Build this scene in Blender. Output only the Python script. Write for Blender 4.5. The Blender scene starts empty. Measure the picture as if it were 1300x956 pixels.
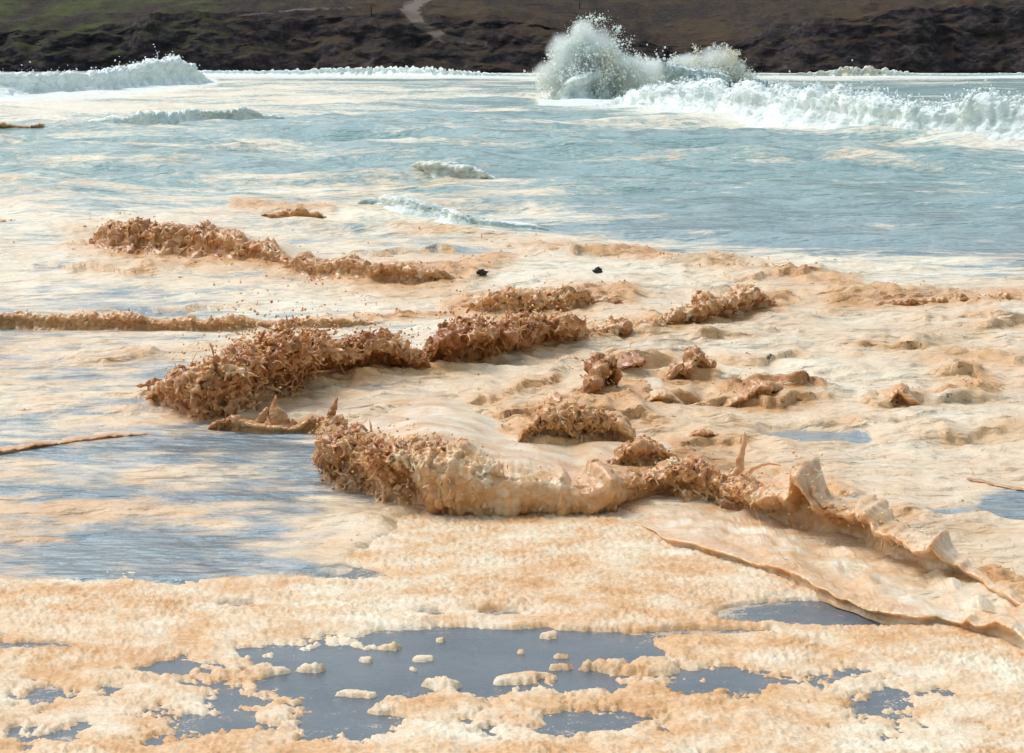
import bpy, math
import numpy as np
from mathutils import Matrix

# ------------------------------------------------------------------ camera, sky, sun, exposure
sc = bpy.context.scene
F, CU, CV, CH, HORIZON = 3069.0, 650.0, 478.0, 4.0, 60.0      # focal length in photo pixels, centre, eye height
PITCH = math.atan((CV - HORIZON) / F)
cam_d = bpy.data.cameras.new('camera')
cam_d.sensor_width = 36.0
cam_d.lens = 36.0 * F / 1300.0
cam_d.clip_start = 0.1
cam_d.clip_end = 5000.0
cam = bpy.data.objects.new('camera', cam_d)
sc.collection.objects.link(cam)
cam.location = (0, 0, CH)
cam.rotation_euler = (math.pi / 2 - PITCH, 0, 0)
sc.camera = cam

SUN_EL, SUN_AZ = math.radians(58), math.radians(-52)            # azimuth from +Y, towards +X
world = bpy.data.worlds.new('World')
sc.world = world
world.use_nodes = True
wn, wl = world.node_tree.nodes, world.node_tree.links
wn.clear()
sky = wn.new('ShaderNodeTexSky')
sky.sky_type = 'NISHITA'
sky.sun_disc = False
sky.sun_elevation = SUN_EL
sky.sun_rotation = SUN_AZ
sky.air_density = 1.0
sky.dust_density = 3.0
hs = wn.new('ShaderNodeHueSaturation')
hs.inputs['Saturation'].default_value = 0.62
hs.inputs['Hue'].default_value = 0.465
bg = wn.new('ShaderNodeBackground')
bg.inputs['Strength'].default_value = 0.14
wo = wn.new('ShaderNodeOutputWorld')
wl.new(sky.outputs[0], hs.inputs['Color'])
wl.new(hs.outputs[0], bg.inputs[0])
wl.new(bg.outputs[0], wo.inputs[0])

sun_d = bpy.data.lights.new('sun', 'SUN')
sun_d.energy = 1.15
sun_d.angle = math.radians(28)
sun_d.color = (1.0, 0.975, 0.93)
sun = bpy.data.objects.new('sun', sun_d)
sc.collection.objects.link(sun)
sun.rotation_euler = (math.pi / 2 - SUN_EL, 0, math.pi - SUN_AZ)
sun.location = (0, 30, 60)

sc.view_settings.view_transform = 'Standard'
sc.view_settings.look = 'None'
sc.view_settings.gamma = 1.0
sc.view_settings.use_curve_mapping = False
sc.view_settings.exposure = 0.5
sc.cycles.max_bounces = 8
sc.cycles.volume_bounces = 6
sc.cycles.use_denoising = True

# ------------------------------------------------------------------ helpers
rng = np.random.default_rng(7)
PERM = np.random.default_rng(1).permutation(4096).astype(np.int32)
GR = np.array([[1,1,0],[-1,1,0],[1,-1,0],[-1,-1,0],[1,0,1],[-1,0,1],[1,0,-1],[-1,0,-1],
               [0,1,1],[0,-1,1],[0,1,-1],[0,-1,-1],[1,1,0],[-1,1,0],[0,-1,1],[0,-1,-1]], np.float32)

def pn(x, y, z=0.0):
    """gradient noise, about -1..1"""
    x, y, z = np.broadcast_arrays(np.asarray(x, np.float64), np.asarray(y, np.float64), np.asarray(z, np.float64))
    xi, yi, zi = np.floor(x), np.floor(y), np.floor(z)
    xf, yf, zf = (x - xi).astype(np.float32), (y - yi).astype(np.float32), (z - zi).astype(np.float32)
    xi, yi, zi = xi.astype(np.int32), yi.astype(np.int32), zi.astype(np.int32)
    fade = lambda t: t * t * t * (t * (t * 6 - 15) + 10)
    u, v, w = fade(xf), fade(yf), fade(zf)
    def g(a, b, c):
        h = PERM[(PERM[(PERM[(xi + a) & 4095] + yi + b) & 4095] + zi + c) & 4095] & 15
        q = GR[h]
        return q[..., 0] * (xf - a) + q[..., 1] * (yf - b) + q[..., 2] * (zf - c)
    L = lambda a, b, t: a + t * (b - a)
    return L(L(L(g(0,0,0), g(1,0,0), u), L(g(0,1,0), g(1,1,0), u), v),
             L(L(g(0,0,1), g(1,0,1), u), L(g(0,1,1), g(1,1,1), u), v), w)

def fbm(x, y, z=0.0, o=4, lac=2.03, gain=0.5):
    s, a, f = 0.0, 1.0, 1.0
    for i in range(o):
        s = s + a * pn(x * f + 17.3 * i, y * f - 9.1 * i, z * f + 5.7 * i)
        a *= gain; f *= lac
    return s

def ridged(x, y, z=0.0, o=3, lac=2.1, gain=0.5):
    s, a, f, n = 0.0, 1.0, 1.0, 0.0
    for i in range(o):
        s = s + a * (1 - 1.7 * np.abs(pn(x * f + 31.3 * i, y * f + 7.7 * i, z * f - 3.1 * i)))
        n += a; a *= gain; f *= lac
    return s / n

sstep = lambda a, b, x: (lambda t: t * t * (3 - 2 * t))(np.clip((x - a) / (b - a), 0, 1))
cp, sp_ = math.cos(PITCH), math.sin(PITCH)

def ground(u, v, z=0.0):
    """photo pixel -> point on the level z"""
    a = (np.asarray(u, float) - CU) / F
    b = -(np.asarray(v, float) - CV) / F
    dy, dz = cp + b * sp_, -sp_ + b * cp
    t = (z - CH) / dz
    return a * t, dy * t

def pix(x, y, z):
    d = y * cp - (z - CH) * sp_
    return CU + F * x / d, CV - F * (y * sp_ + (z - CH) * cp) / d

def table(us, vs, tab, u, v):
    tab = np.asarray(tab, float)
    fu = np.interp(u, us, np.arange(len(us)))
    fv = np.interp(v, vs, np.arange(len(vs)))
    iu = np.minimum(fu.astype(int), len(us) - 2); iv = np.minimum(fv.astype(int), len(vs) - 2)
    a, b = fu - iu, fv - iv
    return (tab[iv, iu] * (1 - a) + tab[iv, iu + 1] * a) * (1 - b) + (tab[iv + 1, iu] * (1 - a) + tab[iv + 1, iu + 1] * a) * b

def mesh(name, V, Q, mat, attrs=None, parent=None, smooth=True, props=None, origin=True):
    V = np.asarray(V, np.float64).reshape(-1, 3)
    Q = np.asarray(Q, np.int32)
    c = np.zeros(3)
    if parent is not None:
        c = np.array(parent.location)
    elif origin:
        c = V.mean(0); c[2] = 0.0
    k = Q.shape[1]
    me = bpy.data.meshes.new(name)
    me.vertices.add(len(V)); me.vertices.foreach_set('co', (V - c).astype(np.float32).ravel())
    me.loops.add(Q.size); me.loops.foreach_set('vertex_index', Q.ravel())
    me.polygons.add(len(Q))
    me.polygons.foreach_set('loop_start', np.arange(0, Q.size, k, dtype=np.int32))
    me.polygons.foreach_set('use_smooth', np.full(len(Q), smooth))
    me.update(calc_edges=True)
    for n, a in (attrs or {}).items():
        me.attributes.new(n, 'FLOAT', 'POINT').data.foreach_set('value', np.asarray(a, np.float32).ravel())
    me.materials.append(mat)
    o = bpy.data.objects.new(name, me)
    sc.collection.objects.link(o)
    if parent is not None:
        o.parent = parent
    else:
        o.location = c
    for n, a in (props or {}).items():
        o[n] = a
    return o

def gridq(r, c):
    i = np.arange(r * c).reshape(r, c)
    return np.stack([i[:-1, :-1], i[:-1, 1:], i[1:, 1:], i[1:, :-1]], -1).reshape(-1, 4)

def gnormal(P):
    n = np.cross(np.gradient(P, axis=1), np.gradient(P, axis=0))
    return n / (np.linalg.norm(n, axis=-1, keepdims=True) + 1e-9)

def seg_d(pu, pv, pts, asp=1.6):
    d = np.full(pu.shape, 1e9)
    for (a, b, r), (c_, d_, r2) in zip(pts[:-1], pts[1:]):
        q = np.clip(((pu - a) * (c_ - a) + (pv - b) * (d_ - b)) / ((c_ - a) ** 2 + (d_ - b) ** 2), 0, 1)
        d = np.minimum(d, np.hypot(pu - a - q * (c_ - a), (pv - b - q * (d_ - b)) * asp) / (r + q * (r2 - r)))
    return d

# ------------------------------------------------------------------ materials
class NT:
    def __init__(s, name):
        s.m = bpy.data.materials.new(name); s.m.use_nodes = True
        s.n, s.l = s.m.node_tree.nodes, s.m.node_tree.links
        s.p = s.n['Principled BSDF']; s.out = s.n['Material Output']
        s.pos = s.n.new('ShaderNodeNewGeometry').outputs['Position']
    def link(s, a, b): s.l.new(a, b)
    def attr(s, n):
        a = s.n.new('ShaderNodeAttribute'); a.attribute_name = n; return a.outputs['Fac']
    def noise(s, scale, detail=4, rough=.55, stretch=None, dist=0.0):
        t = s.n.new('ShaderNodeTexNoise'); t.inputs['Scale'].default_value = scale
        t.inputs['Detail'].default_value = detail; t.inputs['Roughness'].default_value = rough
        t.inputs['Distortion'].default_value = dist
        if stretch:
            mp = s.n.new('ShaderNodeMapping'); mp.inputs['Scale'].default_value = stretch
            s.link(s.pos, mp.inputs['Vector']); s.link(mp.outputs[0], t.inputs['Vector'])
        else:
            s.link(s.pos, t.inputs['Vector'])
        return t.outputs['Fac']
    def math(s, op, a, b=None, clamp=False):
        m = s.n.new('ShaderNodeMath'); m.operation = op; m.use_clamp = clamp
        for i, q in enumerate((a, b)):
            if q is None: continue
            if hasattr(q, 'is_output'): s.link(q, m.inputs[i])
            else: m.inputs[i].default_value = q
        return m.outputs[0]
    def ramp(s, f, stops, interp='LINEAR'):
        r = s.n.new('ShaderNodeValToRGB'); e = r.color_ramp.elements; r.color_ramp.interpolation = interp
        while len(e) < len(stops): e.new(0.5)
        for q, (p, c) in zip(e, stops):
            q.position = p; q.color = (*c, 1) if len(c) == 3 else c
        s.link(f, r.inputs[0]); return r.outputs[0]
    def mix(s, f, a, b):
        m = s.n.new('ShaderNodeMix'); m.data_type = 'RGBA'
        for i, q in ((0, f), (6, a), (7, b)):
            if hasattr(q, 'is_output'): s.link(q, m.inputs[i])
            else: m.inputs[i].default_value = q if i == 0 else (*q, 1)
        return m.outputs[2]
    def bump(s, h, strength, dist, normal=None):
        b = s.n.new('ShaderNodeBump'); b.inputs['Strength'].default_value = strength
        b.inputs['Distance'].default_value = dist
        s.link(h, b.inputs['Height'])
        if normal is not None: s.link(normal, b.inputs['Normal'])
        return b.outputs[0]
    def set(s, **k):
        for n, q in k.items():
            i = s.p.inputs[n.replace('_', ' ')]
            if hasattr(q, 'is_output'): s.link(q, i)
            else: i.default_value = (*q, 1) if isinstance(q, tuple) and i.type == 'RGBA' else q

CREAM, TAN, BROWN = (0.76, 0.69, 0.53), (0.62, 0.36, 0.16), (0.32, 0.115, 0.028)

def mousse_ramp(t, f):
    return t.ramp(f, [(0.0, CREAM), (0.5, TAN), (1.0, BROWN)])

# brown oily froth of the scum waves: attribute 'mousse' 0 cream film .. 1 brown
t = NT('oily_froth')
n1 = t.noise(3.0, 5)
n2 = t.noise(26.0, 3)
f = t.math('ADD', t.attr('mousse'), t.math('ADD', t.math('MULTIPLY', t.math('SUBTRACT', n1, 0.42), 1.1), t.math('MULTIPLY', t.math('SUBTRACT', n2, 0.5), 0.6)), True)
t.set(Subsurface_Weight=.6, Subsurface_Scale=.05, Subsurface_Radius=(1.0, .55, .25))
t.set(Base_Color=mousse_ramp(t, f), Roughness=0.3, Specular_IOR_Level=0.45,
      Normal=t.bump(t.noise(60.0, 3), 0.14, 0.006, t.bump(t.noise(14.0, 3), 0.14, 0.02)))
M_FROTH = t.m

# white water of the breakers
t = NT('white_water')
n1 = t.noise(0.5, 5)
f = t.math('ADD', t.attr('mousse'), t.math('MULTIPLY', t.math('SUBTRACT', n1, 0.5), 0.7), True)
col = t.ramp(f, [(0.0, (0.88, 0.95, 0.93)), (0.25, (0.84, 0.90, 0.84)), (0.55, (0.66, 0.60, 0.44)), (1.0, TAN)])
water = t.math('MULTIPLY', t.attr('green'), t.ramp(t.noise(0.9, 4, .6, (1, 1, .4)), [(0.38, (0, 0, 0)), (0.62, (1, 1, 1))]))
col = t.mix(water, col, (0.20, 0.32, 0.32))
t.set(Base_Color=col, Roughness=0.55, Specular_IOR_Level=0.3, Normal=t.bump(t.noise(6.0, 5, .65), 0.6, 0.12, t.bump(t.noise(1.1, 4, .6, (.6, 1, 1.6)), .6, .5)))
M_WHITE = t.m

# spray droplets
t = NT('spray')
t.set(Base_Color=t.ramp(t.attr('mousse'), [(0, (0.80, 0.87, 0.84)), (1, (0.78, 0.68, 0.48))]), Roughness=0.6)
M_SPRAY = t.m

# fine mist hanging in a burst of spray, thinning to nothing at its rim
t = NT('spray_mist')
tc = t.n.new('ShaderNodeTexCoord')
ln = t.n.new('ShaderNodeVectorMath'); ln.operation = 'LENGTH'; t.link(tc.outputs['Object'], ln.inputs[0])
fall = t.math('SUBTRACT', 1.0, ln.outputs['Value'], True)
den = t.math('SUBTRACT', t.math('ADD', t.math('MULTIPLY', fall, 1.1), t.math('MULTIPLY', t.noise(.55, 6, .65), .9)), .70, True)
den = t.math('MULTIPLY', t.math('MULTIPLY', den, t.ramp(fall, [(0, (0, 0, 0)), (.25, (1, 1, 1))])), 3.6)
pv = t.n.new('ShaderNodeVolumePrincipled'); pv.inputs['Color'].default_value = (.93, .96, .95, 1); pv.inputs['Anisotropy'].default_value = .2
t.link(den, pv.inputs['Density']); t.n.remove(t.p); t.link(pv.outputs[0], t.out.inputs['Volume'])
M_MIST = t.m

# sea: attribute 'foam' = how much froth film covers the water, 'mousse' = how brown it is
t = NT('sea_water')
brk = t.noise(3.2, 5, .62, (.7, 1, 1))
brk2 = t.noise(0.6, 5, .65, (.45, 1, 1))
cov = t.math('ADD', t.attr('foam'), t.math('ADD', t.math('MULTIPLY', t.math('SUBTRACT', brk, 0.5), 0.75), t.math('MULTIPLY', t.math('SUBTRACT', brk2, 0.5), 0.75)))
cov = t.ramp(cov, [(0.36, (0, 0, 0)), (0.62, (1, 1, 1))])
fm = t.math('ADD', t.attr('mousse'), t.math('MULTIPLY', t.math('SUBTRACT', t.noise(1.6, 5), 0.5), 0.5), True)
col = t.mix(cov, t.mix(t.attr('shallow'), (0.21, 0.335, 0.325), (0.25, 0.315, 0.345)), t.mix(t.attr('white'), mousse_ramp(t, fm), (0.74, 0.84, 0.82)))
rg = t.ramp(cov, [(0, (0.14,)*3), (1, (0.36,)*3)])
nrm = t.bump(t.noise(22.0, 3, .6, (1, .7, 1)), 0.4, 0.02, t.bump(t.noise(2.4, 5, .65, (.6, 1, 1)), 0.75, 0.16, t.bump(t.noise(.4, 5, .62, (.5, 1, 1)), 1.0, 1.1)))
t.set(Base_Color=col, Roughness=rg, IOR=1.33, Normal=nrm)
M_SEA = t.m

# froth mat on the sand
t = NT('lumpy_froth')
f = t.math('ADD', t.attr('mousse'), t.math('ADD', t.math('MULTIPLY', t.math('SUBTRACT', t.noise(1.3, 4), 0.5), 0.5), t.math('MULTIPLY', t.math('SUBTRACT', t.noise(22.0, 3), 0.5), 0.7)), True)
t.set(Base_Color=mousse_ramp(t, f), Roughness=0.5, Specular_IOR_Level=0.3, Normal=t.bump(t.noise(45.0, 3), 0.5, 0.02))
M_MAT = t.m

# wet sand
t = NT('wet_sand')
c = t.ramp(t.noise(1.2, 6, .6), [(0.3, (0.085, 0.108, 0.13)), (0.7, (0.12, 0.148, 0.17))])
c = t.mix(t.ramp(t.noise(130.0, 2), [(.4, (0, 0, 0)), (.7, (.5, .5, .5))]), c, (.05, .06, .075))
c = t.mix(t.ramp(t.noise(2.5, 5, .65, (1, .35, 1)), [(0.66, (0, 0, 0)), (0.74, (.8, .8, .8))]), c, (0.05, 0.05, 0.055))
fl = t.math('ADD', t.attr('film'), t.math('ADD', t.math('MULTIPLY', t.math('SUBTRACT', t.noise(7.0, 5, .7), .5), 1.6), t.math('MULTIPLY', t.math('SUBTRACT', t.noise(45.0, 3, .7), .5), 1.2)))
c = t.mix(t.ramp(fl, [(.66, (0, 0, 0)), (.86, (.85, .85, .85))]), c, (.60, .46, .31))
t.set(Base_Color=c, Roughness=t.ramp(t.noise(1.8, 5), [(.35, (.10,)*3), (.65, (.32,)*3)]), IOR=1.33, Normal=t.bump(t.noise(40.0, 4, .7), 0.35, 0.012, t.bump(t.noise(2.5, 4, .6, (.5, 1, 1)), 0.25, 0.06)))
M_SAND = t.m

# headland: grass where it is flat, dark rock where steep, bare track by attribute
t = NT('headland_ground')
geo = t.n.new('ShaderNodeNewGeometry')
sx = t.n.new('ShaderNodeSeparateXYZ'); t.link(geo.outputs['Normal'], sx.inputs[0])
rock = t.ramp(t.noise(0.6, 9, .7, (1, 1, 1.8)), [(0.32, (0.012, 0.013, 0.020)), (0.50, (0.034, 0.029, 0.031)), (0.62, (0.075, 0.060, 0.056)), (0.78, (0.15, 0.115, 0.10))])
grass = t.mix(t.attr('green'), (0.060, 0.040, 0.022), (0.050, 0.064, 0.018))
grass = t.mix(t.ramp(t.noise(0.13, 8, .7, (1, .35, 1)), [(0.42, (0, 0, 0)), (0.58, (1, 1, 1))]), grass, (0.024, 0.017, 0.017))
grass = t.mix(t.ramp(t.noise(0.5, 7, .7, (.25, .5, 3)), [(0.56, (0, 0, 0)), (0.64, (1, 1, 1))]), grass, (0.012, 0.011, 0.014))
grass = t.mix(t.ramp(t.noise(1.5, 6, .7, (1, .5, 1)), [(0.45, (0, 0, 0)), (0.75, (.6, .6, .6))]), grass, (0.080, 0.064, 0.036))
flat = t.math('ADD', sx.outputs['Z'], t.math('MULTIPLY', t.math('SUBTRACT', t.noise(0.4, 9, .75), 0.5), 1.5))
c = t.mix(t.ramp(flat, [(0.62, (0, 0, 0)), (0.95, (1, 1, 1))]), rock, grass)
tr = t.math('ADD', t.attr('track'), t.math('MULTIPLY', t.math('SUBTRACT', t.noise(0.7, 5), 0.5), 0.9))
c = t.mix(t.ramp(tr, [(0.42, (0, 0, 0)), (0.62, (1, 1, 1))]), c, (0.15, 0.12, 0.10))
t.set(Base_Color=c, Roughness=0.95, Specular_IOR_Level=0.1, Normal=t.bump(t.noise(1.3, 7, .7), 0.45, 0.4))
M_HILL = t.m

t = NT('dark_wood')
t.set(Base_Color=t.ramp(t.noise(30.0, 4), [(0.3, (0.012, 0.010, 0.010)), (0.7, (0.035, 0.028, 0.024))]), Roughness=0.8)
M_DARK = t.m

# ------------------------------------------------------------------ the setting: sand, sea, headland
S = {'kind': 'structure'}
# where the froth mat lies (share of cover by photo pixel); the sea thins out under it
mu_ = [0, 100, 200, 300, 400, 500, 600, 700, 800, 900, 1000, 1100, 1200, 1300]
mv_ = [640, 680, 705, 725, 745, 770, 790, 805, 825, 850, 880, 920, 960, 1000]
MT = [[0, 0, 0, 0, 0, .5, 1, 1, 1, 1, 1, 1, 1, 1], [0, 0, 0, 0, .1, .62, 1, 1, 1, 1, 1, 1, 1, 1], [.1, .1, .1, .15, .32, .85, 1, 1, 1, 1, 1, 1, 1, 1],
      [.3, .3, .35, .45, .45, .8, 1, 1, 1, 1, 1, 1, 1, 1], [.62, .66, .62, .75, .9, 1, 1, 1, 1, 1, 1, 1, 1, 1], [.95, .95, .9, .85, .9, .95, .78, 1, 1, .9, .42, .38, .7, 1],
      [.9, .9, .85, .8, .78, .82, .58, .62, .9, .7, .5, .42, .9, 1], [.55, .7, .8, .75, .65, .36, .22, .26, .5, .85, .75, .85, 1, 1], [.65, .8, .7, .45, .4, .24, .2, .18, .32, .72, .85, .85, 1, 1],
      [.8, .7, .34, .46, .26, .26, .28, .34, .36, .36, .47, .6, .75, .8], [.62, .52, .46, .46, .42, .44, .46, .46, .46, .48, .5, .55, .58, .62], [.55, .52, .56, .5, .5, .52, .56, .5, .55, .56, .54, .56, .6, .6],
      [.6, .62, .56, .62, .56, .6, .55, .62, .56, .62, .64, .56, .64, .6], [.65] * 14]

us = np.arange(-400, 1701, 3.6)
vs = np.concatenate([np.arange(84, 130, 0.9), np.arange(130, 815, 1.35)])
U, Vv = np.meshgrid(us, vs)
X, Y = ground(U, Vv)
row = np.gradient(Y, axis=0)
Z = np.zeros_like(X)
for i, (lam, amp) in enumerate(((34, .20), (15, .60), (7.5, .85), (3.6, .55), (1.7, .2), (0.8, .032), (0.37, .012))):
    w = sstep(0.9, 0.35, np.abs(row) / lam)
    near = sstep(34, 80, Y) * 0.84 + 0.16
    n = pn(X / (lam * 1.7) + 3.1 * i, Y / lam + 0.25 * pn(X / lam, Y / lam, 5.0) - 7 * i, 1.7 * i)
    sharp = (1 - 2 * np.abs(n)) * 0.5 if i in (1, 2, 3, 4) else n
    Z += amp * w * near * sharp * sstep(10, 3 * lam + 22, Y)
cu = [0, 200, 400, 600, 800, 1000, 1300]
cvr = [90, 130, 160, 200, 240, 270, 300, 330, 360, 385, 420, 450, 480, 520, 560, 600, 650, 700]
COV = [[.30, .30, .35, .35, .40, .40, .40], [.66, .66, .60, .48, .42, .28, .28], [.53, .48, .37, .32, .29, .32, .35],
       [.48, .45, .37, .32, .32, .34, .37], [.42, .42, .42, .38, .33, .34, .36], [.46, .48, .54, .46, .33, .31, .31],
       [.60, .66, .72, .66, .52, .36, .28], [.62, .64, .70, .72, .70, .54, .40], [.62, .62, .72, .76, .78, .72, .56],
       [.48, .50, .58, .72, .84, .84, .74], [.58, .54, .45, .60, .88, .92, .82], [.58, .58, .56, .84, .95, .95, .88],
       [.57, .55, .66, .95, 1, .95, .88], [.56, .54, .68, .95, 1, .93, .86], [.50, .50, .53, .95, 1, .86, .84],
       [.47, .46, .48, .90, 1, .98, .84], [.48, .46, .48, .80, 1, 1, .78], [.50, .47, .55, .80, 1, 1, .9]]
cov = table(cu, cvr, COV, U, Vv)
fn = 0.0; wt = 1e-6
for i, lam in enumerate((14, 6.5, 3.0, 1.4, .65, .3)):
    w = sstep(1.1, .3, np.abs(row) / lam) * sstep(5, 16, lam * F / Y) * sstep(.9, .25, lam / Y * 2)
    fn = fn + w * pn(X / (lam * 1.5) + 3 * i, Y / lam - 5 * i, 2.2 + i); wt = wt + w * w
fn = 1.25 * fn / np.sqrt(wt)
foam = cov + 0.30 * fn * (1 - 0.75 * sstep(.85, 1.0, cov))
for (hu, hv, ru, rv) in ((1020, 560, 42, 7), (1090, 562, 14, 5), (1295, 645, 40, 14), (1075, 640, 14, 4), (1210, 655, 20, 4), (690, 560, 9, 3)):
    foam -= 1.7 * np.exp(-(((U - hu) / ru) ** 2 + ((Vv - hv) / rv) ** 2)) * (1 + fn)
LINES = [  # where the scum waves run: froth spills around them
    [(100, 318, 24), (160, 325, 34), (260, 330, 34), (400, 350, 28), (560, 360, 24), (640, 345, 16)], [(580, 396, 20), (690, 396, 26), (800, 388, 16)],
    [(-200, 414, 10), (0, 414, 10), (300, 418, 10), (560, 408, 5)], [(200, 515, 16), (270, 530, 26), (380, 500, 28), (520, 480, 22), (640, 465, 22), (760, 445, 18), (900, 415, 22), (990, 392, 18)],
    [(1060, 390, 16), (1180, 388, 20), (1300, 388, 20), (1500, 390, 20)], [(660, 560, 30), (760, 530, 40), (860, 500, 30), (900, 490, 16)], [(760, 600, 20), (860, 600, 26), (960, 630, 18), (1080, 670, 16), (1200, 730, 16), (1400, 800, 14)],
    [(300, 276, 8), (420, 280, 8)], [(500, 300, 8), (700, 320, 14), (900, 345, 18), (1080, 370, 16)], [(920, 505, 12), (1040, 505, 12)], [(1120, 515, 12), (1260, 505, 10)]]
FRO = np.zeros_like(X)
sel = (Vv > 240)
pu_, pv_ = U[sel], Vv[sel]
acc = np.zeros(pu_.shape)
for ln in LINES:
    acc = np.maximum(acc, np.exp(-seg_d(pu_, pv_, ln) ** 2))
FRO[sel] = acc
FOLDS = [  # steep little folds of the foam sheet: foot pixels and height px
    [(560, 520, 0), (600, 522, 10), (650, 512, 12), (700, 500, 16), (722, 497, 0)], [(470, 530, 0), (520, 526, 9), (580, 530, 0)], [(600, 545, 0), (640, 548, 12), (690, 540, 14), (720, 535, 0)],
    [(700, 552, 0), (730, 550, 24), (765, 550, 24), (800, 548, 20), (830, 552, 8), (860, 556, 0)], [(790, 530, 0), (825, 529, 18), (860, 526, 22), (900, 520, 8), (930, 518, 0)],
    [(860, 534, 0), (905, 531, 14), (955, 527, 22), (1000, 524, 18), (1055, 518, 6), (1100, 514, 0)], [(920, 508, 0), (980, 509, 20), (1015, 505, 20), (1060, 494, 0)],
    [(1080, 522, 0), (1112, 530, 12), (1145, 528, 22), (1180, 527, 8), (1220, 519, 16), (1260, 515, 8), (1300, 508, 0)], [(1165, 493, 0), (1210, 492, 16), (1240, 494, 12), (1280, 496, 0)],
    [(880, 470, 0), (940, 474, 12), (1010, 468, 10), (1060, 462, 0)], [(1040, 452, 0), (1090, 456, 10), (1160, 450, 10), (1230, 455, 0)], [(860, 446, 0), (900, 448, 12), (960, 444, 8), (1000, 440, 0)],
    [(1180, 432, 0), (1240, 434, 8), (1300, 430, 10), (1360, 432, 0)], [(760, 476, 0), (800, 478, 14), (850, 474, 10), (890, 470, 0)], [(1000, 545, 0), (1060, 548, 8), (1130, 545, 0)], [(1140, 560, 0), (1200, 566, 10), (1280, 562, 8), (1340, 560, 0)],
    [(640, 590, 0), (690, 588, 14), (740, 580, 14), (790, 584, 0)], [(820, 580, 0), (870, 580, 12), (940, 574, 8), (980, 572, 0)], [(940, 610, 0), (1000, 622, 8), (1080, 636, 10), (1150, 660, 8), (1200, 680, 0)],
    [(40, 395, 0), (140, 398, 6), (260, 396, 8), (380, 392, 0)], [(420, 330, 0), (480, 332, 8), (560, 328, 8), (620, 322, 0)], [(640, 330, 0), (720, 335, 10), (800, 330, 8), (860, 334, 0)], [(880, 365, 0), (960, 370, 10), (1040, 362, 10), (1100, 366, 0)],
    [(1120, 420, 0), (1180, 424, 10), (1260, 418, 10), (1340, 424, 0)], [(20, 350, 0), (90, 354, 6), (200, 356, 6), (300, 352, 0)], [(60, 460, 0), (150, 466, 6), (240, 458, 0)]]
fold = np.zeros_like(X); foldm = np.zeros_like(X)
for k, fl_ in enumerate(FOLDS):
    fl_ = np.array(fl_, float)
    sel = (U[0] > fl_[0, 0]) & (U[0] < fl_[-1, 0])
    uc = U[0][sel]
    wv = np.interp(uc, fl_[:, 0], fl_[:, 1]) + 6 * fbm(uc / 45, k * 7.3, 0, 3)
    hp = np.interp(uc, fl_[:, 0], fl_[:, 2]); hp = hp * (1.05 + .6 * fbm(uc / 42, k * 3.1, 4, 3))
    _, yl = ground(uc, wv)
    hm_ = np.maximum(hp, 0) * yl / F
    dy = Y[:, sel] - yl[None]
    pr_ = np.where(dy >= 0, np.exp(-np.maximum(dy, 0) / 1.1) * (1 - .3 * np.exp(-np.maximum(dy, 0) / .12)), np.exp(-(dy / .05) ** 2) * .7) * hm_[None]
    fold[:, sel] = np.maximum(fold[:, sel], pr_)
    foldm[:, sel] = np.maximum(foldm[:, sel], np.exp(-(dy / .35) ** 2) * sstep(0, .1, hm_)[None])
FRO = np.clip(FRO + .45 * fn * sstep(.05, .4, FRO), 0, 1.3)
thick = sstep(.55, .9, foam) * sstep(120, 30, Y)
Z += thick * (0.02 + 0.10 * fbm(X / 1.9, Y / 1.7, 4.4, 3) + 0.035 * ridged(X * 3, Y * 5, 3.1, 3))
wpx, wpy = X + .5 * pn(X * .6, Y * .6, 3), Y + .6 * pn(X * .5, Y * .5, 8)
ck = np.clip(ridged(wpx / 2.4, wpy / 1.2, 12.5, 2) - .42, 0, 1) / .58
ck2 = np.clip(ridged(wpx / 1.0, wpy / .7, 15.5, 2) - .45, 0, 1) / .55
thick = thick * sstep(668, 600, Vv + .06 * (U - 400))
crest = thick * (.10 * ck ** 2.5 * sstep(-.35, .35, fbm(X / 3.5, Y / 3.5, 1, 2)) + .07 * ck2 ** 2)
crest = crest + fold
Z += crest
lamf = np.clip(Y / 28, .8, 3)
Z += FRO * (.02 + .11 * (ridged(X * 1.7, Y * 1.7, 6.1, 3) - .35) + .07 * np.clip(fbm(X * 4, Y * 3, 2.7, 2), -.3, 1))
foam = foam + .25 * FRO
WHITE = np.zeros_like(X)
for ln in ([(-400, 120, 12), (0, 122, 12), (180, 116, 10), (270, 109, 5)], [(690, 136, 7), (850, 146, 12), (1000, 168, 12), (1300, 190, 14), (1700, 205, 14)],
           [(200, 95, 3), (700, 98, 4), (1000, 97, 4), (1700, 97, 4)]):
    WHITE = np.maximum(WHITE, np.exp(-seg_d(U, Vv, ln, 1.0) ** 2))
foam = foam + .8 * WHITE
mou = 0.10 + .22 * foldm + .05 * sstep(60, 25, Y) + .36 * FRO + .25 * fbm(X / 4, Y / 8, 6.0, 3) + 0.10 * sstep(45, 20, Y) - 0.10 * sstep(60, 120, Y)
SHEET = np.array([(760, 640), (830, 682), (890, 703), (960, 724), (1010, 746), (1060, 766), (1112, 782), (1160, 792), (1212, 797), (1270, 826), (1460, 890)], float)
under = lambda u, v: sstep(770, 800, u) * sstep(8, 26, np.interp(u, SHEET[:, 0], SHEET[:, 1]) - v)
sink = (1 - under(U, Vv)) * np.maximum(sstep(.5, .75, table(mu_, mv_, MT, U, Vv)) * sstep(642, 668, Vv), sstep(742, 765, Vv))
Z = Z * (1 - sink) - .09 * sink
mesh('sea', np.stack([X, Y - .9 * crest - .5 * FRO * np.clip(Z, 0, .3), Z], -1), gridq(*X.shape), M_SEA, {'foam': foam, 'mousse': mou, 'white': WHITE, 'shallow': sstep(70, 30, Y)}, props=S)
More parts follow.
